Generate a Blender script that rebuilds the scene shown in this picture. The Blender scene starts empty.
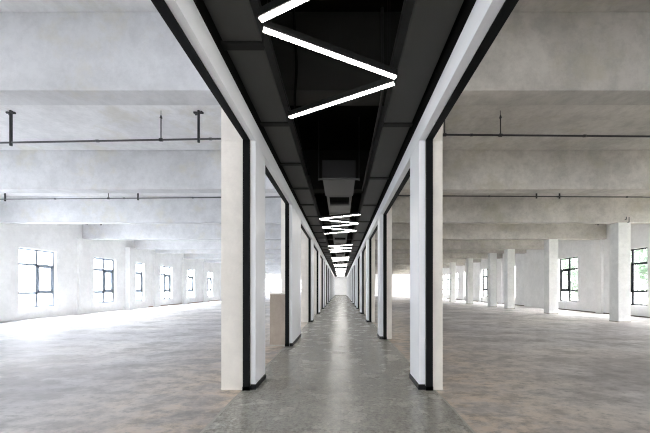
import bpy, bmesh, math, random
from mathutils import Vector, Matrix
random.seed(11)
S = bpy.context.scene
C = S.collection
PI = math.pi

# ------------------------------------------------------------------ helpers
class MB:
    """collects shapes and links them as ONE mesh object"""
    def __init__(self): self.bm = bmesh.new()
    def box(self, x0, x1, y0, y1, z0, z1):
        r = bmesh.ops.create_cube(self.bm, size=1.0)
        for v in r['verts']:
            v.co = Vector(((x0+x1)/2 + v.co.x*(x1-x0), (y0+y1)/2 + v.co.y*(y1-y0), (z0+z1)/2 + v.co.z*(z1-z0)))
        return r['verts']
    def tube(self, p, q, r, seg=10, r2=None):
        p, q = Vector(p), Vector(q); d = q-p
        m = Matrix.Translation((p+q)/2) @ d.to_track_quat('Z', 'Y').to_matrix().to_4x4()
        bmesh.ops.create_cone(self.bm, cap_ends=True, segments=seg, radius1=r, radius2=r if r2 is None else r2,
                              depth=d.length, matrix=m)
    def bar(self, p, q, w, h):
        """rectangular bar between two points, width w sideways, height h"""
        p, q = Vector(p), Vector(q); d = q-p
        vs = bmesh.ops.create_cube(self.bm, size=1.0)['verts']
        a = d.normalized(); s = Vector((-a.y, a.x, 0)).normalized(); u = a.cross(s)
        for v in vs:
            c = v.co.copy(); v.co = (p+q)/2 + a*c.x*d.length + s*c.y*w + u*c.z*h
    def build(self, name, m, parent=None, bevel=0, smooth=False):
        bmesh.ops.recalc_face_normals(self.bm, faces=self.bm.faces[:])
        me = bpy.data.meshes.new(name); self.bm.to_mesh(me); self.bm.free()
        if smooth:
            for f in me.polygons: f.use_smooth = len(f.vertices) == 4
        me.materials.append(m)
        o = bpy.data.objects.new(name, me); C.objects.link(o)
        if parent: o.parent = parent
        if bevel:
            b = o.modifiers.new('bevel', 'BEVEL'); b.width = bevel; b.segments = 2; b.limit_method = 'ANGLE'
        return o

def tag(o, label, cat, group=None, kind=None):
    o['label'] = label; o['category'] = cat
    if group: o['group'] = group
    if kind: o['kind'] = kind
    return o
def thing(name, label, cat, loc, group=None, kind=None):
    o = bpy.data.objects.new(name, None); C.objects.link(o); o.location = loc; o.empty_display_size = .1
    return tag(o, label, cat, group, kind)
def struct(o): o['kind'] = 'structure'; return o
def copy_tree(o, parent=None):
    c = o.copy(); C.objects.link(c)
    if parent: c.parent = parent
    for ch in list(o.children): copy_tree(ch, c)
    return c
ORD = ['first', 'second', 'third', 'fourth', 'fifth', 'sixth', 'seventh', 'eighth', 'ninth', 'tenth', 'eleventh', 'twelfth',
       'thirteenth', 'fourteenth', 'fifteenth', 'sixteenth', 'seventeenth', 'eighteenth', 'nineteenth', 'twentieth']
def ordinal(i):
    if i < 20: return ORD[i]
    n = i+1; t = {2: 'twent', 3: 'thirt', 4: 'fort', 5: 'fift'}[n//10]
    return t+'ieth' if n % 10 == 0 else t+'y-'+ORD[n % 10-1]

# ------------------------------------------------------------------ materials
def mat(name, col, rough=.6, metal=0, spec=.5):
    m = bpy.data.materials.new(name); m.use_nodes = True
    b = m.node_tree.nodes['Principled BSDF']
    b.inputs['Base Color'].default_value = (*col, 1); b.inputs['Roughness'].default_value = rough
    b.inputs['Metallic'].default_value = metal; b.inputs['Specular IOR Level'].default_value = spec
    return m
class NT:
    def __init__(self, m): self.t = m.node_tree; self.b = self.t.nodes['Principled BSDF']
    def n(self, kind, **kw):
        x = self.t.nodes.new(kind)
        for k, v in kw.items():
            if k in x.inputs: x.inputs[k].default_value = v
            else: setattr(x, k, v)
        return x
    def l(self, a, b): self.t.links.new(a, b)
    def coords(self, scale=(1, 1, 1)):
        # object coordinates; all shells are built in place so these are metres in the world
        tc = self.n('ShaderNodeTexCoord'); mp = self.n('ShaderNodeMapping', Scale=scale)
        self.l(tc.outputs['Object'], mp.inputs['Vector']); return mp.outputs[0]
    def noise(self, vec, scale, detail=5, rough=.6):
        x = self.n('ShaderNodeTexNoise', Scale=scale, Detail=detail, Roughness=rough)
        self.l(vec, x.inputs['Vector']); return x.outputs['Fac']
    def ramp(self, fac, stops):
        r = self.n('ShaderNodeValToRGB'); e = r.color_ramp.elements
        while len(e) < len(stops): e.new(.5)
        for s, (p, c) in zip(e, stops):
            s.position = p; s.color = (*c, 1) if isinstance(c, tuple) else (c, c, c, 1)
        self.l(fac, r.inputs[0]); return r.outputs[0]
    def mix(self, fac, a, b, mode='MIX'):
        x = self.n('ShaderNodeMix', data_type='RGBA', blend_type=mode)
        for i, v in ((0, fac), (6, a), (7, b)):
            if hasattr(v, 'links'): self.l(v, x.inputs[i])
            elif isinstance(v, tuple): x.inputs[i].default_value = (*v, 1)
            else: x.inputs[i].default_value = v
        return x.outputs[2]
    def bump(self, fac, strength, dist=.02):
        x = self.n('ShaderNodeBump', Strength=strength, Distance=dist); self.l(fac, x.inputs['Height'])
        self.l(x.outputs[0], self.b.inputs['Normal'])
    def col(self, s): self.l(s, self.b.inputs['Base Color'])

def plaster(name, base, var=.07, stain=(.62, .58, .47), stain_amt=.35, scale=(1, 1, 1)):
    """painted rough concrete with trowel patches and some water stains"""
    m = mat(name, base, .85, spec=.2); t = NT(m); v = t.coords(scale)
    big = t.ramp(t.noise(v, .35, 4), [(.40, 1-var*1.2), (.60, 1+var*.3)])
    mid = t.ramp(t.noise(v, 1.1, 7, .7), [(.42, 1-var*1.1), (.50, 1-var*.3), (.56, 1.03)])
    fine = t.ramp(t.noise(v, 5, 6, .75), [(.40, 1-var*.8), (.55, 1.02)])
    c = t.mix(1.0, base, big, 'MULTIPLY'); c = t.mix(1.0, c, mid, 'MULTIPLY'); c = t.mix(1.0, c, fine, 'MULTIPLY')
    w = t.ramp(t.noise(v, .8, 7, .7), [(.54, 0.), (.64, stain_amt)])
    c = t.mix(w, c, tuple(stain)); t.col(c)
    t.bump(t.noise(v, 6, 6, .7), .25, .02)
    return m
M = {}
M['ceil_l'] = plaster('white_painted_concrete', (.68, .685, .70), .065)
M['slab_l'] = plaster('white_painted_slab', (.80, .80, .81), .06)
M['ceil_r'] = plaster('grey_white_painted_concrete', (.57, .545, .505), .12, (.42, .39, .30), .45)
M['wall'] = plaster('white_wall_paint', (.84, .84, .835), .03, (.7, .68, .62), .15)
M['column'] = plaster('white_column_paint', (.80, .81, .79), .05, (.6, .6, .52), .2)
M['shaft'] = plaster('cream_pillar_plaster', (.83, .785, .72), .035, (.7, .66, .58), .15)
M['clad'] = mat('white_cladding_board', (.88, .89, .91), .4)
M['beige'] = plaster('beige_raw_board', (.46, .39, .325), .08, (.5, .44, .38), .3)
M['black_metal'] = mat('black_coated_metal', (.004, .0045, .005), .55, 0, .12)
M['base'] = mat('black_skirting', (.007, .007, .008), .5, 0, .2)
M['panel'] = mat('grey_ceiling_panel', (.055, .055, .051), .55, 0, .3)
M['lip'] = mat('dark_grey_edge_metal', (.045, .045, .043), .6, 0, .3)
M['batten'] = mat('dark_batten_metal', (.016, .016, .015), .6, 0, .15)
M['void'] = mat('matt_black_soffit_paint', (.0045, .0045, .004), .9, 0, .06)
M['void_beam'] = mat('dark_sprayed_beam', (.035, .034, .031), .9, 0, .15)
M['duct'] = mat('grey_duct_metal', (.115, .115, .112), .55, 0, .3)
M['duct_front'] = mat('dark_unit_casing', (.035, .035, .036), .6, 0, .3)
M['pipe'] = mat('dark_sprinkler_pipe', (.03, .03, .032), .5)
M['pipe_grey'] = mat('grey_steel_pipe', (.10, .10, .105), .45)
M['win'] = mat('dark_grey_window_aluminium', (.025, .028, .032), .5, 0, .2)
M['win_glare'] = mat('glare_lightened_window_aluminium', (.27, .31, .37), .5)  # left frames: same metal as the right, window glare painted in as lighter colour
M['handle'] = mat('grey_handle_metal', (.16, .16, .17), .35, .6)
M['trunk'] = mat('tree_bark', (.12, .09, .06), .9)
M['housing'] = mat('dark_light_housing', (.02, .02, .02), .6, 0, .2)
M['wire'] = mat('dark_wire', (.03, .03, .03), .6)

# worn concrete floor of the halls
m = mat('worn_concrete_floor', (.5, .5, .5), .62, 0, .35); t = NT(m); v = t.coords((.7, 1, 1))
a = t.noise(v, .28, 8, .66); b = t.noise(v, 1.3, 9, .72); d = t.noise(v, .16, 5, .6); g = t.noise(v, 9, 6, .75)
c = t.ramp(a, [(.38, (.50, .475, .47)), (.50, (.67, .645, .64)), (.60, (.79, .775, .77))])
c = t.mix(t.ramp(b, [(.40, .75), (.50, 0.)]), c, (.40, .375, .36))
c = t.mix(t.ramp(b, [(.53, 0.), (.62, .7)]), c, (.78, .77, .76))
h1 = t.noise(v, 4.5, 8, .78)
c = t.mix(1.0, c, t.ramp(h1, [(.40, .86), (.50, 1.0), (.60, 1.08)]), 'MULTIPLY')
c = t.mix(1.0, c, t.ramp(d, [(.42, (.80, .80, .82)), (.50, .98), (.58, (1.10, 1.08, 1.05))]), 'MULTIPLY')
# brown dust swept along both edges of the corridor
sx = t.n('ShaderNodeSeparateXYZ'); tc = t.n('ShaderNodeTexCoord'); t.l(tc.outputs['Object'], sx.inputs[0])
ab = t.n('ShaderNodeMath', operation='ABSOLUTE'); t.l(sx.outputs[0], ab.inputs[0])
mr = t.n('ShaderNodeMapRange'); t.l(ab.outputs[0], mr.inputs[0])
for i, x in ((1, 1.4), (2, 4.2), (3, 1.0), (4, 0.0)): mr.inputs[i].default_value = x
wv = t.n('ShaderNodeMath', operation='MULTIPLY'); t.l(mr.outputs[0], wv.inputs[0])
t.l(t.ramp(b, [(.42, .30), (.54, 1.0)]), wv.inputs[1])
c = t.mix(wv.outputs[0], c, t.mix(t.ramp(h1, [(.42, 0.), (.56, 1.)]), (.40, .335, .265), (.72, .61, .50)))
c = t.mix(t.ramp(g, [(.36, .5), (.44, 0.)]), c, (.36, .35, .34))
t.col(c); t.l(t.ramp(b, [(.3, .45), (.7, .75)]), t.b.inputs['Roughness']); t.bump(g, .15, .01)
M['hall_floor'] = m

# polished terrazzo-like corridor floor
m = mat('polished_grey_terrazzo', (.35, .35, .33), .3, 0, .5); t = NT(m); v = t.coords()
c = t.ramp(t.noise(v, .7, 5), [(.3, (.39, .375, .33)), (.7, (.46, .445, .395))])
c = t.mix(1.0, c, t.ramp(t.noise(v, 26, 4, .75), [(.36, .70), (.50, .97), (.62, 1.25)]), 'MULTIPLY')
c = t.mix(1.0, c, t.ramp(t.noise(v, 8, 5, .75), [(.38, .80), (.50, .98), (.62, 1.15)]), 'MULTIPLY')
c = t.mix(t.ramp(t.noise(v, 60, 2, .6), [(.60, 0.), (.72, .55)]), c, (.58, .58, .55))
br = t.n('ShaderNodeTexBrick', offset=0.0, Scale=1.0); br.inputs['Mortar Size'].default_value = .004
br.inputs['Brick Width'].default_value = .9; br.inputs['Row Height'].default_value = .9
t.l(v, br.inputs['Vector']); c = t.mix(t.ramp(br.outputs['Fac'], [(.2, 0.), (.9, .35)]), c, (.16, .16, .15))
t.col(c); t.l(t.ramp(t.noise(v, 2.2, 6), [(.3, .22), (.7, .30)]), t.b.inputs['Roughness'])
M['terrazzo'] = m
M['edge'] = plaster('pale_chipped_screed', (.52, .50, .45), .12)

# glass: thin pane, mostly clear with a fresnel reflection
m = bpy.data.materials.new('window_glass'); m.use_nodes = True; nt = m.node_tree; nt.nodes.clear()
o_ = nt.nodes.new('ShaderNodeOutputMaterial'); mx = nt.nodes.new('ShaderNodeMixShader')
tr = nt.nodes.new('ShaderNodeBsdfTransparent'); gl = nt.nodes.new('ShaderNodeBsdfGlossy'); fr = nt.nodes.new('ShaderNodeFresnel')
tr.inputs[0].default_value = (.95, .97, .97, 1); gl.inputs['Roughness'].default_value = .02; fr.inputs[0].default_value = 1.3
ge = nt.nodes.new('ShaderNodeNewGeometry'); inv = nt.nodes.new('ShaderNodeMath'); inv.operation = 'SUBTRACT'; inv.inputs[0].default_value = 1
mu = nt.nodes.new('ShaderNodeMath'); mu.operation = 'MULTIPLY'     # reflect at the outer skin of the pane only
nt.links.new(ge.outputs['Backfacing'], inv.inputs[1]); nt.links.new(inv.outputs[0], mu.inputs[0]); nt.links.new(fr.outputs[0], mu.inputs[1])
nt.links.new(mu.outputs[0], mx.inputs[0]); nt.links.new(tr.outputs[0], mx.inputs[1]); nt.links.new(gl.outputs[0], mx.inputs[2])
nt.links.new(mx.outputs[0], o_.inputs[0]); M['glass'] = m
# lamp diffuser
m = mat('lit_white_diffuser', (.9, .9, .88), .5); b = m.node_tree.nodes['Principled BSDF']
b.inputs['Emission Color'].default_value = (1.0, .97, .93, 1); b.inputs['Emission Strength'].default_value = 5.2
M['lamp'] = m
# leaves
m = bpy.data.materials.new('pale_green_leaf'); m.use_nodes = True; t = NT(m); b = t.b
oi = t.n('ShaderNodeTexCoord')
c = t.ramp(t.noise(oi.outputs['Object'], 1.1, 3), [(.35, (.11, .17, .11)), (.65, (.26, .32, .25))]); t.col(c)
b.inputs['Roughness'].default_value = .6
tl = t.n('ShaderNodeBsdfTranslucent'); t.l(c, tl.inputs[0]); ms = t.n('ShaderNodeMixShader'); ms.inputs[0].default_value = .5
t.l(b.outputs[0], ms.inputs[1]); t.l(tl.outputs[0], ms.inputs[2])
t.l(ms.outputs[0], m.node_tree.nodes['Material Output'].inputs[0]); M['leaf'] = m
m = mat('pale_dry_ground', (.36, .35, .29), .9); M['grass'] = m

# ------------------------------------------------------------------ dimensions (metres, camera stands at x=0, y=0, looking along +Y)
EYE = 1.5
YB, YE = -10.6, 66.0              # building ends
XL, XR = -15.3, 15.7              # inner faces of the window walls
SLAB, SOFFIT = 5.59, 4.43         # hall ceiling and underside of its cross beams
AXES = [4.5, 9.0, 13.5, 18.0, 22.5, 25.1] + [25.1+4.5*k for k in range(1, 9)]
BEAMS = [-9.0, -4.5, 0.0] + AXES
TH = .30                          # outer wall thickness
FL_OUT, FL_IN, CL = 1.438, 1.342, 1.262      # left: frame outer, frame inner, cladding face
FR_OUT, FR_IN, CR = 1.345, 1.250, 1.152      # right
HEAD = 3.69; CLAD_TOP = 3.96; PANEL_Z = 4.10

# ------------------------------------------------------------------ the shell
b = MB(); b.box(XL-TH, XR+TH, YB-.3, YE+.3, -.3, 0); struct(b.build('floor', M['hall_floor']))
# corridor strip, a few millimetres proud, with slightly ragged edges
bm = MB(); n = 220
def ragged(x, y, k): return x + .006*math.sin(y*3.1+k) + .012*(random.random()-.5)
rows = []
for i in range(n+1):
    y = YB + (YE-YB)*i/n
    if i > 0 and y < 20: pass
    rows.append([bm.bm.verts.new((ragged(-1.43, y, 1), y, .006)), bm.bm.verts.new((ragged(1.37, y, 2), y, .006))])
for i in range(n): bm.bm.faces.new((rows[i][0], rows[i][1], rows[i+1][1], rows[i+1][0]))
r = bmesh.ops.extrude_face_region(bm.bm, geom=bm.bm.faces[:])
for g in r['geom']:
    if isinstance(g, bmesh.types.BMVert): g.co.z = -.05
struct(bm.build('floor_corridor', M['terrazzo']))
for sgn, x, nm in ((-1, -1.445, 'trim_1'), (1, 1.385, 'trim_2')):        # pale chipped screed line beside the strip
    e = MB(); rr = []
    for i in range(n+1):
        y = YB+.1 + (YE-YB-.2)*i/n; w = .012+.012*random.random()
        rr.append([e.bm.verts.new((ragged(x, y, 1.5+sgn)-w, y, .003)), e.bm.verts.new((ragged(x, y, 1.5+sgn)+w, y, .003))])
    for i in range(n): e.bm.faces.new((rr[i][0], rr[i][1], rr[i+1][1], rr[i+1][0]))
    r = bmesh.ops.extrude_face_region(e.bm, geom=e.bm.faces[:])
    for g in r['geom']:
        if isinstance(g, bmesh.types.BMVert): g.co.z = -.04
    struct(e.build(nm, M['edge']))

b = MB(); b.box(XL-TH, -1.30, YB-.3, YE+.3, SLAB, SLAB+.2); struct(b.build('ceiling_left', M['slab_l']))
b = MB(); b.box(1.20, XR+TH, YB-.3, YE+.3, SLAB, SLAB+.2); struct(b.build('ceiling_right', M['ceil_r']))
b = MB(); b.box(-1.30, 1.20, YB-.3, YE+.3, SLAB, SLAB+.2); struct(b.build('ceiling_corridor', M['void']))

def ranges(open_, lo, hi):
    out = []; p = lo
    for a_, b_ in sorted(open_): out.append((p, a_)); p = b_
    out.append((p, hi)); return out
WL = [(y-.965, y+.965) for y in (1.9, 6.4, 10.95)] + [(14.47, 16.4), (18.87, 20.72), (22.42, 23.72), (25.7, 27.6), (30.0, 31.85),
      (34.4, 36.25)] + [(y-.95, y+.95) for y in (39.8, 44.3, 48.8, 53.3, 57.8, 62.3)]
WR = [(y-.95, y+.95) for y in (2.9, 7.4, 12.0)] + [(15.6, 17.5), (20.2, 22.05), (27.45, 29.3), (32.1, 34.0), (36.7, 38.6)] + \
     [(y-.95, y+.95) for y in (41.9, 44.3, 46.7, 49.1, 51.5, 53.9, 56.3, 58.7, 61.1, 63.5)]  # far windows set closer than the bays, extra ones added to brighten that end
LZ, RZ = (.56, 3.46), (.60, 3.64)
def window_wall(name, x0, x1, wins, z):
    w = MB()
    for a_, b_ in ranges(wins, YB, YE): w.box(x0, x1, a_, b_, 0, SLAB)
    for a_, b_ in wins: w.box(x0, x1, a_, b_, 0, z[0]); w.box(x0, x1, a_, b_, z[1], SLAB)
    return struct(w.build(name, M['wall']))
window_wall('wall_left', XL-TH, XL, WL, LZ)
window_wall('wall_right', XR, XR+TH, WR, RZ)
# end walls; the halls' far ends have windows of their own
FWX = [-13.2, -9.9, -6.6, -3.7, 2.2, 5.1, 8.2, 11.8]
w = MB(); ff = [(x, x+1.9) for x in FWX]
for a_, b_ in ranges(ff, XL-TH, XR+TH): w.box(a_, b_, YE, YE+TH, 0, SLAB)
for a_, b_ in ff: w.box(a_, b_, YE, YE+TH, 0, .6); w.box(a_, b_, YE, YE+TH, 3.5, SLAB)
struct(w.build('wall_far', M['wall']))
w = MB()  # wall behind the camera; its unseen windows are added to light the pillar fronts
for a_, b_ in ranges(ff, XL-TH, XR+TH): w.box(a_, b_, YB-TH, YB, 0, SLAB)
for a_, b_ in ff: w.box(a_, b_, YB-TH, YB, 0, .6); w.box(a_, b_, YB-TH, YB, 3.5, SLAB)
struct(w.build('wall_back', M['wall']))

# cross beams
for y in BEAMS:
    w = MB(); w.box(XL, -FL_OUT+.02, y, y+.38, SOFFIT, SLAB); struct(w.build('ceiling_beam_left', M['ceil_l'], bevel=.012))
    w = MB(); w.box(FR_OUT-.02, XR, y, y+.38, SOFFIT, SLAB); struct(w.build('ceiling_beam_right', M['ceil_r'], bevel=.012))
    w = MB(); w.box(-1.27, 1.16, y, y+.38, SOFFIT, SLAB); struct(w.build('ceiling_beam_corridor', M['void_beam']))

# headers over the corridor openings: white face board, wall above, black lining above the board
b = MB(); b.box(-FL_IN, -CL, YB, YE, HEAD, CLAD_TOP); b.box(-FL_OUT, -1.30, YB, YE, HEAD+.045, SLAB)
struct(b.build('wall_corridor_left', M['clad']))
b = MB(); b.box(CR, FR_IN, YB, YE, HEAD, CLAD_TOP-.01); b.box(1.20, FR_OUT, YB, YE, HEAD+.045, SLAB)
struct(b.build('wall_corridor_right', M['clad']))
b = MB(); b.box(-1.302, -CL-.002, YB, YE, CLAD_TOP, SLAB); struct(b.build('trim_3', M['void']))
b = MB(); b.box(CR+.002, 1.202, YB, YE, CLAD_TOP-.01, SLAB); struct(b.build('trim_4', M['void']))
# door at the corridor's end wall: plain leaf and dark threshold
b = MB(); b.box(-1.262, 1.152, YE-.03, YE, 0, .12); struct(b.build('baseboard_far', M['base']))

# pilasters of the left wall under the beams, and the shallow wall projections of the right wall
k = 5
for y in [9.0, 13.5, 18.0, 25.1, 29.6, 34.1]:
    w = MB(); w.box(XL, XL+.16, y-.38, y+.46, 0, SOFFIT); struct(w.build('trim_%d' % k, M['wall'], bevel=.008)); k += 1
w = MB(); w.box(XL, XL+.36, 21.55, 22.2, 0, SOFFIT); struct(w.build('trim_%d' % k, M['wall'], bevel=.008)); k += 1
w = MB(); w.box(XL, XL+.45, 38.4, 39.0, 0, SLAB); struct(w.build('trim_%d' % k, M['wall'], bevel=.008)); k += 1
w = MB(); w.box(XR-.42, XR, 22.3, 25.4, 0, SLAB); struct(w.build('trim_%d' % k, M['wall'], bevel=.008)); k += 1
for y in (13.5, 18.2, 29.6, 34.1, 38.6):
    w = MB(); w.box(XR-.16, XR, y, y+.4, 0, SOFFIT); struct(w.build('trim_%d' % k, M['wall'], bevel=.008)); k += 1
# low rust-brown strip along part of the left wall, low dark strip along the right wall
w = MB(); w.box(XL, XL+.05, 24.2, 44.0, 0, .07); struct(w.build('baseboard_left', mat('brown_wall_foot', (.30, .20, .15), .9)))
w = MB(); w.box(XR-.02, XR, 2.0, 45.0, 0, .06); struct(w.build('baseboard_right', mat('dark_wall_foot', (.16, .13, .11), .9)))

# ------------------------------------------------------------------ windows
def make_window(idx, x, y0, y1, z0, z1, inward, parent_name, sash_far=True):
    """x: plane of the frame; inward = +1 when the room lies at +X"""
    root = bpy.data.objects.new('window_%d' % idx, None); C.objects.link(root); root.location = (x, (y0+y1)/2, z0); struct(root)
    H = z1-z0; W = y1-y0; h = W/2
    zt = [H*.247, H*.735]                     # transoms
    ym = -h + W*.52
    wm = M['win_glare'] if inward == 1 and x < 0 else M['win']
    f = MB(); d = .03; kf = 1.35 if wm is M['win_glare'] and y0 > 18 else 1.0; fw = .075*kf
    f.box(-d, d, -h, -h+fw, 0, H); f.box(-d, d, h-fw, h, 0, H); f.box(-d, d, -h, h, 0, fw); f.box(-d, d, -h, h, H-fw, H)
    if W > 1.5: f.box(-d, d, ym-.055*kf, ym+.055*kf, 0, H)
    for z in zt: f.box(-d, d, -h, h, z-.055*kf, z+.055*kf)
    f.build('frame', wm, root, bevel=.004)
    s = MB(); a_ = (ym+.03 if W > 1.5 else -h+fw); b_ = h-fw; z_0, z_1 = zt[0]+.03, zt[1]-.03; sw = .10*kf
    e = inward*.012
    for q in ((a_, a_+sw, z_0, z_1), (b_-sw, b_, z_0, z_1), (a_, b_, z_0, z_0+sw), (a_, b_, z_1-sw, z_1)):
        s.box(-.03+e, .03+e, *q)
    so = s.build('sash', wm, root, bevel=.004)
    hd = MB(); yy = a_+sw/2; zc = (z_0+z_1)/2; xx = e+inward*.03
    hd.box(min(xx, xx+inward*.05), max(xx, xx+inward*.05), yy-.012, yy+.012, zc-.02, zc+.02)
    hd.box(min(xx+inward*.03, xx+inward*.05), max(xx+inward*.03, xx+inward*.05), yy-.012, yy+.012, zc-.02, zc+.11)
    hd.build('handle', M['handle'], so)
    p = MB(); p.box(-.004, .004, -h+.02, h-.02, .02, H-.02); p.build('pane', M['glass'], root)
    return root
wi = 1
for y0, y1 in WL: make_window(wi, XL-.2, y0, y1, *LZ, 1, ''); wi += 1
for y0, y1 in WR: make_window(wi, XR+.2, y0, y1, *RZ, -1, ''); wi += 1
for yw, inw in ((YE+.2, 1), (YB-.2, -1)):  # far wall set, then the unseen back wall set added for light
    for x in FWX:
        r = make_window(wi, 0, x, x+1.9, .6, 3.5, inw, ''); wi += 1
        r.location = (x+.95, yw, .6); r.rotation_euler.z = -PI/2

# ------------------------------------------------------------------ corridor pillars
def make_pillar(side, label, y, depth=.58, cat='pillar', group=None, outer=None):
    s = -1 if side == 'L' else 1
    fo, fi, cl = (FL_OUT, FL_IN, CL) if side == 'L' else (FR_OUT, FR_IN, CR)
    ou = outer if outer else (1.773 if side == 'L' else 1.504)
    root = thing('pillar', label, cat, (s*(fi+.05), y, 0), group, 'thing')
    def bx(mb, xa, xb, ya, yb, za, zb):       # xa<xb are distances from the corridor axis
        x0, x1 = sorted((s*xa, s*xb)); mb.box(x0-root.location.x, x1-root.location.x, ya, yb, za, zb)
    m_ = MB(); bx(m_, fi-.005, ou, .0, depth, .0, HEAD-.002); bx(m_, fo+.004, ou, .0, depth, HEAD-.002, SOFFIT-.001)
    if side == 'L' or side == 'R':            # broken plaster foot
        bx(m_, fi+.02, ou+.004, -.004, depth, .0, .03)
    m_.build('shaft', M['shaft'], root, bevel=.006)
    m_ = MB(); bx(m_, cl, fi-.003, .0, depth, .0, HEAD-.002); m_.build('cladding', M['clad'], root, bevel=.004)
    m_ = MB(); bx(m_, cl-.012, fi-.008, -.012, depth+.012, .006, .085); m_.build('baseboard', M['base'], root, bevel=.004)
    return root
def make_frame(side, y0, y1, label, group=None):
    s = -1 if side == 'L' else 1
    fo, fi = (FL_OUT, FL_IN) if side == 'L' else (FR_OUT, FR_IN)
    x0, x1 = sorted((s*fo, s*fi))
    root = thing('opening_frame', label, 'opening frame', (s*(fo+fi)/2, (y0+y1)/2, 0), group, 'thing'); L = root.location
    for a_, b_ in ((y0, y0+.045), (y1-.045, y1)):
        m_ = MB(); m_.box(x0-L.x, x1-L.x, a_-L.y, b_-L.y, 0, HEAD)
        m_.box(x0-L.x-.006, x1-L.x+.006, a_-L.y, b_-L.y, 0, .06); m_.build('jamb', M['black_metal'], root)
    m_ = MB(); m_.box(x0-L.x, x1-L.x, y0-L.y, y1-L.y, HEAD-.012, HEAD+.045); m_.build('head', M['black_metal'], root)
    return root
DEP = .58
for side, word in (('L', 'left'), ('R', 'right')):
    prev = 0.58
    make = []
    for i, y in enumerate(AXES):
        near = y
        if side == 'L' and i == 1:
            near = 7.88
        make_pillar(side, 'white pillar with cream plaster front on the %s of the corridor, %s from the camera' % (word, ordinal(i)), y,
                    group='corridor pillars on the %s' % word)
        make_frame(side, prev, near, 'black metal opening frame on the %s of the corridor, just before the %s pillar' % (word, ordinal(i)),
                   group='black opening frames on the %s' % word)
        prev = y+DEP
    make_frame(side, prev, YE-.02, 'black metal opening frame on the %s, last before the end wall' % word, group='black opening frames on the %s' % word)
    make_pillar(side, 'white pillar', 0.0)
# take the pillars beside the camera as plain bits of wall: outside the frame
for o in [o for o in C.objects if o.get('label') == 'white pillar']:
    o['label'] = 'white pillar beside the camera, %s of the corridor' % ('left' if o.location.x < 0 else 'right')
# infill wall in front of the second left pillar
pr = thing('infill_wall', 'white infill wall joining the front of the second left pillar', 'wall', (-1.35, 7.88, 0), None, 'thing')
m_ = MB(); m_.box(-.088, .088, 0, 1.10, 0, HEAD-.015); m_.build('board', M['clad'], pr, bevel=.003)
m_ = MB(); m_.box(.02, .10, -.012, 1.10, .006, .085); m_.build('baseboard', M['base'], pr, bevel=.004)
# beige block standing beside it in the left hall
bk = thing('plaster_block', 'beige shoulder-high block against the second left pillar', 'block', (-1.645, 7.90, 0))
m_ = MB(); m_.box(-.20, .20, 0, .42, .04, 1.35); m_.build('body', M['beige'], bk, bevel=.006)
m_ = MB(); m_.box(-.205, .205, -.005, .425, 1.35, 1.372); m_.build('cap', M['shaft'], bk, bevel=.004)
m_ = MB(); m_.box(-.195, .195, .005, .415, 0, .04); m_.build('foot', M['edge'], bk)

# ------------------------------------------------------------------ hall columns on the right
for i, y in enumerate([13.5, 18.0, 22.5, 25.1, 29.6, 34.1, 38.6, 43.1]):
    r = thing('column', 'square white concrete column in the right hall, %s from the camera' % ordinal(i), 'column',
              (12.575, y+.21, 0), 'square columns in the right hall', 'thing')
    m_ = MB(); m_.box(-.275, .275, -.21, .25, 0, SOFFIT); 
    m_.build('shaft', M['column'], r, bevel=.012)
    m_ = MB(); m_.box(-.282, .282, -.217, .257, 0, .05); m_.build('plinth', M['edge'], r, bevel=.005)
    if i == 0:
        m_ = MB(); m_.tube((.03, -.21, SOFFIT+.13), (.03, -.26, SOFFIT+.13), .022); m_.tube((.03, -.26, SOFFIT+.12), (.03, -.26, SOFFIT+.24), .02)
        m_.tube((.14, -.21, SOFFIT+.0), (.14, -.27, SOFFIT+.0), .02); m_.tube((.14, -.27, SOFFIT-.01), (.14, -.27, SOFFIT+.22), .018)
        m_.build('bracket', M['pipe_grey'], r)

# ------------------------------------------------------------------ sprinkler pipes in the halls
PZ = 4.96
def make_pipe(side, y, z, hangers, label, group, slope):
    """hangers: (distance from corridor axis, 'rod' | 'drop')"""
    s = -1 if side == 'L' else 1
    xa = (1.78 if side == 'L' else 1.52); xb = 14.9
    r = thing('sprinkler_pipe', label, 'pipe', (s*xa, y, z), group)
    zz = lambda x: -slope*(x-xa)
    m_ = MB(); m_.tube((0, 0, 0), (s*(xb-xa), 0, zz(xb)), .021, 12)
    for x in [xa+.02]+[3.0+2.6*j for j in range(5)]:
        m_.tube((s*(x-xa-.03), 0, zz(x)), (s*(x-xa+.03), 0, zz(x)), .031, 12)
    m_.build('pipe', M['pipe'] if side == 'R' else M['pipe_grey'], r, smooth=True)
    top = SLAB-z
    for x, kind in hangers:
        dx = s*(x-xa); m_ = MB(); z0 = zz(x)
        if kind == 'rod':
            m_.tube((dx, 0, z0-.035), (dx, 0, top-.14), .012, 8); m_.tube((dx, 0, top-.17), (dx, 0, top-.10), .03, 10, .008)
            m_.tube((dx, 0, top-.14), (dx, 0, top), .006, 6)
            m_.tube((dx-.035, 0, z0), (dx+.035, 0, z0), .036, 12)
            m_.build('hanger_rod', M['pipe'], r)
        else:
            m_.tube((dx, 0, z0-.075), (dx, 0, top-.001), .029, 10); m_.tube((dx-.12, .02, top-.035), (dx+.11, -.02, top-.065), .026, 8)
            m_.tube((dx+.1, -.06, top-.06), (dx-.1, .06, top-.06), .02, 8)
            m_.build('sprinkler_drop', M['pipe'], r)
    return r
f = 304.5
def hx(px, y): return abs(px-341)*y/f
make_pipe('L', 7.0, PZ, [(hx(11, 7), 'drop'), (hx(161, 7), 'rod'), (hx(198.7, 7), 'drop'), (9.6, 'rod')],
          'grey sprinkler pipe under the left hall ceiling, nearest the camera', 'sprinkler pipes', .018)
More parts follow.
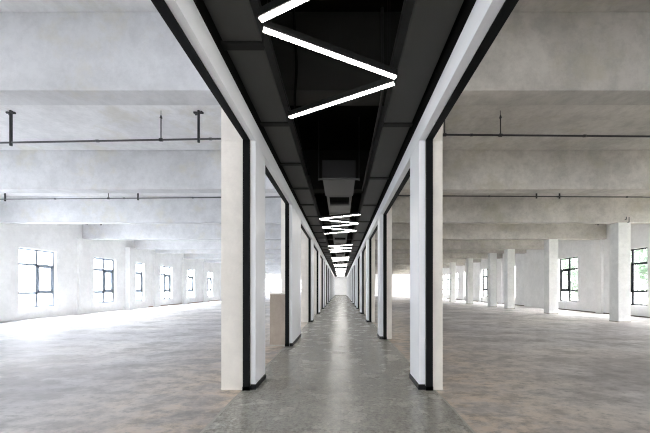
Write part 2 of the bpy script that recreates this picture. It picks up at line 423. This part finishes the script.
make_pipe('L', 11.5, PZ, [(hx(5, 11.5), 'drop'), (hx(108.5, 11.5), 'rod'), (hx(138, 11.5), 'drop')],
          'grey sprinkler pipe in the left hall, second from the camera', 'sprinkler pipes', .008)
make_pipe('L', 16.0, PZ, [(hx(87, 16), 'rod'), (hx(101, 16), 'drop')],
          'grey sprinkler pipe in the left hall, third from the camera', 'sprinkler pipes', .006)
make_pipe('R', 7.0, PZ+.08, [(hx(444.6, 7), 'rod'), (hx(500.5, 7), 'rod'), (9.5, 'rod')],
          'black sprinkler pipe under the right hall ceiling, nearest the camera', 'sprinkler pipes', .008)
make_pipe('R', 11.5, PZ+.05, [(hx(536.5, 11.5), 'drop'), (hx(559.5, 11.5), 'drop')],
          'black sprinkler pipe in the right hall, second from the camera', 'sprinkler pipes', .006)
make_pipe('R', 16.0, PZ-.02, [(hx(598, 16), 'drop')],
          'black sprinkler pipe in the right hall, third from the camera', 'sprinkler pipes', .004)

# ------------------------------------------------------------------ corridor ceiling: side panels
def make_panel(side, y0, y1, label, group, proto=None):
    s = -1 if side == 'L' else 1
    xo, xi, up = (1.244, .84, .30) if side == 'L' else (1.11, .684, .42)
    if proto:
        r = copy_tree(proto); r.location = (s*xo, y0, PANEL_Z); r['label'] = label; return r
    r = thing('ceiling_panel', label, 'ceiling panel', (s*xo, y0, PANEL_Z), group, 'thing'); L = y1-y0
    def bx(mb, xa, xb, *q):
        x0, x1 = sorted((s*xa, s*xb)); mb.box(x0-s*xo, x1-s*xo, *q)
    m_ = MB(); bx(m_, xi, xo, .05, L-.05, 0, .02); m_.build('panel', M['panel'], r, bevel=.003)
    m_ = MB(); bx(m_, xi, xi+.02, .052, L, .022, up); bx(m_, xi-.02, xi+.03, .052, L, up, up+.02)
    bx(m_, xi-.012, xi+.005, .052, L-.052, -.004, .024); m_.build('edge_lip', M['lip'], r)
    m_ = MB(); bx(m_, xi-.01, xo+.02, L-.05, L+.05, -.022, .014); bx(m_, xi-.01, xo+.02, L-.012, L+.012, .014, .05)
    m_.build('batten', M['batten'], r, bevel=.003)
    return r
proto = None; y = 1.70; i = 0
while y+1.55 < YE:
    p = make_panel('L', y, y+1.55, 'grey ceiling panel along the left side of the corridor, %s from the camera' % ordinal(i), 'ceiling panels on the left', proto)
    proto = proto or p; y += 1.55; i += 1
proto = None; y = 2.48; i = 0
while y+2.34 < YE:
    p = make_panel('R', y, y+2.34, 'long grey ceiling panel along the right side of the corridor, %s from the camera' % ordinal(i), 'ceiling panels on the right', proto)
    proto = proto or p; y += 2.34; i += 1

# ------------------------------------------------------------------ zigzag lights
LZc = EYE+2.42; LXL, LXR = -.73, .63
def make_bar(p, q, label, group):
    p, q = Vector(p), Vector(q); c = (p+q)/2
    r = thing('light_bar', label, 'light', c, group); a_, b_ = p-c, q-c
    d = (b_-a_).normalized(); dy = .05 if b_.y > a_.y else -.05
    a_.y += dy; b_.y -= dy; d = (b_-a_).normalized()
    m_ = MB(); m_.bar(a_+Vector((0, 0, .045)), b_+Vector((0, 0, .045)), .072, .07); m_.build('housing', M['housing'], r, bevel=.003)
    m_ = MB(); m_.bar(a_+d*.004+Vector((0, 0, .004)), b_-d*.004+Vector((0, 0, .004)), .048, .012); m_.build('diffuser', M['lamp'], r)
    for e in (a_+d*.08, b_-d*.08):
        m_ = MB(); top = SLAB
        for by in BEAMS:
            if by-.01 < c.y+e.y < by+.39: top = SOFFIT
        m_.tube((e.x, e.y, .08), (e.x, e.y, top-c.z-.0005), .0018, 6); m_.build('wire', M['wire'], r)
    return r
groups = [[(LXR, 2.04), (LXL, 2.80), (LXR, 3.55), (LXL, 4.37)]]
for g0 in (9.93, 16.8, 23.4, 30.1, 36.8, 43.5, 50.2, 57.0):
    groups.append([((LXR if j % 2 == 0 else LXL), g0+.722*j) for j in range(6)])
for gi, pts in enumerate(groups):
    for j in range(len(pts)-1):
        zz = 'nearest zigzag of lights' if gi == 0 else '%s zigzag of lights' % ordinal(gi)
        make_bar((*pts[j], LZc), (*pts[j+1], LZc), 'slim white light bar, %s bar of the %s along the corridor ceiling' % (ordinal(j), zz), 'zigzag light bars')

# ------------------------------------------------------------------ air handling unit and ducts above the corridor
DX = -.05; DB = EYE+2.62; DW = .395
u = thing('air_handling_unit', 'grey box air handling unit hung in the dark corridor ceiling', 'air conditioner', (DX, 7.22, DB), None)
m_ = MB(); m_.box(-DW, DW, 0, 1.40, .012, .43); m_.build('casing', M['duct_front'], u, bevel=.008)
m_ = MB(); m_.box(-DW+.012, DW-.012, .06, 1.39, 0, .014); m_.build('bottom_plate', M['duct'], u)
m_ = MB(); m_.box(-DW-.10, DW+.10, .005, .05, -.035, 0); m_.build('bracket', M['duct'], u)
for sx_ in (-1, 1):
    m_ = MB(); m_.tube((sx_*(DW+.085), .03, -.05), (sx_*(DW+.085), .03, SLAB-DB), .009, 8); m_.tube((sx_*(DW+.085), .03, -.05), (sx_*(DW+.085), .03, -.03), .018, 8)
    m_.build('hanging_rod', M['pipe'], u)
ends = [8.64, 15.6, 22.4, 29.1, 35.8, 42.5, 49.2, 56.0, 62.5]
pd = None
for i in range(len(ends)-1):
    L = ends[i+1]-ends[i]; lab = 'flat grey air duct with a dark grille above the corridor, %s from the camera' % ordinal(i)
    d_ = thing('air_duct', lab, 'duct', (DX, ends[i], DB), 'air ducts above the corridor')
    w_ = .36
    m_ = MB(); g0, g1 = .10, .98
    m_.box(-w_, w_, 0, g0, 0, .27); m_.box(-w_, w_, g1, L-.06, 0, .27); m_.box(-w_, -w_+.06, g0, g1, 0, .27); m_.box(w_-.06, w_, g0, g1, 0, .27)
    m_.box(-w_, w_, g0, g1, .25, .27); m_.build('duct', M['duct'], d_)
    m_ = MB(); m_.box(-w_+.062, w_-.062, g0+.002, g1-.002, .10, .11)
    for q in range(9): m_.bar((-w_+.07, g0+.05+q*.1, .06), (w_-.07, g0+.05+q*.1, .06), .05, .004)
    m_.build('grille', M['void'], d_)
    m_ = MB()
    for q in range(3): yy = 1.9+q*1.9; m_.box(-w_-.012, w_+.012, yy, yy+.04, -.012, .282)
    m_.build('flange', M['batten'], d_)
# cables and conduit hanging in the void
def curve(name, pts, rad, m, label, cat):
    cu = bpy.data.curves.new(name, 'CURVE'); cu.dimensions = '3D'; cu.bevel_depth = rad; cu.bevel_resolution = 3
    sp = cu.splines.new('NURBS'); sp.points.add(len(pts)-1)
    for p_, q in zip(sp.points, pts): p_.co = (*q, 1)
    sp.use_endpoint_u = True; sp.order_u = 3
    cu.materials.append(m); t_ = bpy.data.objects.new(name+'_curve', cu)
    me = bpy.data.meshes.new_from_object(t_); bpy.data.objects.remove(t_); bpy.data.curves.remove(cu)
    o = bpy.data.objects.new(name, me); C.objects.link(o); return tag(o, label, cat)
curve('cable', [(-.68, 4.36, 5.59), (-.66, 4.34, 5.1), (-.63, 4.36, 4.7), (-.66, 4.40, 4.42), (-.72, 4.7, 4.32), (-.78, 5.6, 4.34), (-.79, 7.5, 4.3)],
      .018, M['void'], 'black cable hanging beside the first dark beam, left side of the ceiling void', 'cable')
curve('conduit', [(.60, 4.44, 5.59), (.60, 4.42, 4.9), (.61, 4.42, 4.5), (.62, 4.55, 4.40), (.63, 5.2, 4.40), (.63, 9, 4.40)],
      .022, M['lip'], 'dark flexible conduit dropping beside the first dark beam, right side of the ceiling void', 'conduit')

# ------------------------------------------------------------------ outside: trees past the right-hand windows
b = MB(); b.box(XR+.4, 60, -14, 80, -.6, -.15); g_ = b.build('ground_outside', M['grass']); struct(g_)
def foliage_mesh(seed, n, rx, rz, zc):
    rnd = random.Random(seed); bm = bmesh.new()
    clumps = []
    for _ in range(46):
        while True:
            p = Vector((rnd.uniform(-1, 1), rnd.uniform(-1, 1), rnd.uniform(-1, 1)))
            if .25 < p.length < 1: break
        clumps.append(Vector((p.x*rx, p.y*rx, zc+p.z*rz)))
    for _ in range(n):
        c = rnd.choice(clumps)+Vector((rnd.gauss(0, .42), rnd.gauss(0, .42), rnd.gauss(0, .36)))
        s = rnd.uniform(.07, .15); q = Matrix.Rotation(rnd.uniform(0, 6.28), 3, Vector((rnd.uniform(-1, 1), rnd.uniform(-1, 1), rnd.uniform(-1, 1))).normalized())
        vs = [bm.verts.new(c + q @ Vector(v)*s) for v in ((-.9, 0, 0), (0, -.5, .12), (1.1, 0, 0), (0, .5, .12))]
        bm.faces.new(vs)
    me = bpy.data.meshes.new('foliage'); bm.to_mesh(me); bm.free(); me.materials.append(M['leaf']); return me
fm = [foliage_mesh(k_, 9000, 2.1, 2.9, 3.4) for k_ in (1, 2)]
for i, (x, y, lab) in enumerate([(21.0, 19.0, 'pale green tree outside the nearest visible right-hand window'),
                                 (21.8, 26.4, 'pale green tree outside the right-hand window between the first two columns')]):
    r = thing('tree', lab, 'tree', (x, y, -.15), 'trees outside the right windows'); r.rotation_euler.z = i*1.3
    o = bpy.data.objects.new('foliage', fm[i % 2]); C.objects.link(o); o.parent = r
    m_ = MB(); m_.tube((0, 0, 0), (.1, .05, 2.0), .14, 10, .10); m_.tube((.1, .05, 2.0), (-.2, .2, 4.2), .10, 10, .04)
    m_.tube((.1, .05, 1.9), (.9, -.3, 3.6), .07, 8, .03); m_.tube((.1, .05, 1.8), (-.8, -.6, 3.4), .07, 8, .03); m_.build('trunk', M['trunk'], r)

# ------------------------------------------------------------------ daylight: a hazy sky, brighter on the left-hand side
wd = bpy.data.worlds.new('hazy_sky'); S.world = wd; wd.use_nodes = True; nt = wd.node_tree
bg = nt.nodes['Background']; tc = nt.nodes.new('ShaderNodeTexCoord'); sp = nt.nodes.new('ShaderNodeSeparateXYZ')
nt.links.new(tc.outputs['Generated'], sp.inputs[0])
rp = nt.nodes.new('ShaderNodeValToRGB'); mr = nt.nodes.new('ShaderNodeMapRange')
for i, x in ((1, -1), (2, 1), (3, 0), (4, 1)): mr.inputs[i].default_value = x
nt.links.new(sp.outputs[0], mr.inputs[0]); nt.links.new(mr.outputs[0], rp.inputs[0])
e = rp.color_ramp.elements; e[0].position = .1; e[0].color = (.84, .875, .95, 1); e[1].position = .9; e[1].color = (.55, .515, .52, 1)
# overcast sky: dim at the horizon, brightest overhead; pale ground haze below
rz = nt.nodes.new('ShaderNodeValToRGB'); mz = nt.nodes.new('ShaderNodeMapRange')
for i, x in ((1, -1), (2, 1), (3, 0), (4, 1)): mz.inputs[i].default_value = x
nt.links.new(sp.outputs[2], mz.inputs[0]); nt.links.new(mz.outputs[0], rz.inputs[0])
ez = rz.color_ramp.elements; ez.new(.5); ez.new(.6)
for q, (p_, g_) in zip(ez, ((0, .42), (.5, .36), (.60, .52), (.85, 1.0))): q.position = p_; q.color = (g_, g_, g_, 1)
mm = nt.nodes.new('ShaderNodeMix'); mm.data_type = 'RGBA'; mm.blend_type = 'MULTIPLY'; mm.inputs[0].default_value = 1
nt.links.new(rp.outputs[0], mm.inputs[6]); nt.links.new(rz.outputs[0], mm.inputs[7])
nt.links.new(mm.outputs[2], bg.inputs[0]); bg.inputs[1].default_value = 15.0

def portal(loc, sx_, sy_, rot):
    l = bpy.data.lights.new('window_daylight', 'AREA'); l.shape = 'RECTANGLE'; l.size = sx_; l.size_y = sy_; l.cycles.is_portal = True
    o = bpy.data.objects.new('window_daylight', l); C.objects.link(o); o.location = loc; o.rotation_euler = rot
for y0, y1 in WL: portal((XL-.26, (y0+y1)/2, sum(LZ)/2), LZ[1]-LZ[0], y1-y0, (0, -PI/2, 0))
for y0, y1 in WR: portal((XR+.26, (y0+y1)/2, sum(RZ)/2), RZ[1]-RZ[0], y1-y0, (0, PI/2, 0))
for x in FWX:
    portal((x+.95, YE+.26, 2.05), 1.9, 2.9, (-PI/2, 0, 0)); portal((x+.95, YB-.26, 2.05), 1.9, 2.9, (PI/2, 0, 0))

# ------------------------------------------------------------------ camera and view
cd = bpy.data.cameras.new('camera'); cam = bpy.data.objects.new('camera', cd); C.objects.link(cam); S.camera = cam
cam.location = (0, 0, EYE); cam.rotation_euler = (PI/2, 0, 0)
cd.sensor_width = 36; cd.sensor_fit = 'HORIZONTAL'; cd.lens = 36*f/650
cd.shift_x = -(341-325)/650; cd.shift_y = (288.5-216.5)/650
cd.clip_start = .05; cd.clip_end = 300
S.view_settings.view_transform = 'Standard'; S.view_settings.look = 'None'; S.view_settings.gamma = 1; S.view_settings.use_curve_mapping = False
S.view_settings.exposure = 2.03
S.cycles.max_bounces = 12; S.cycles.diffuse_bounces = 8; S.cycles.glossy_bounces = 4; S.cycles.transparent_max_bounces = 8
S.cycles.filter_width = 1.1
S.cycles.use_denoising = True; S.cycles.sample_clamp_indirect = 8
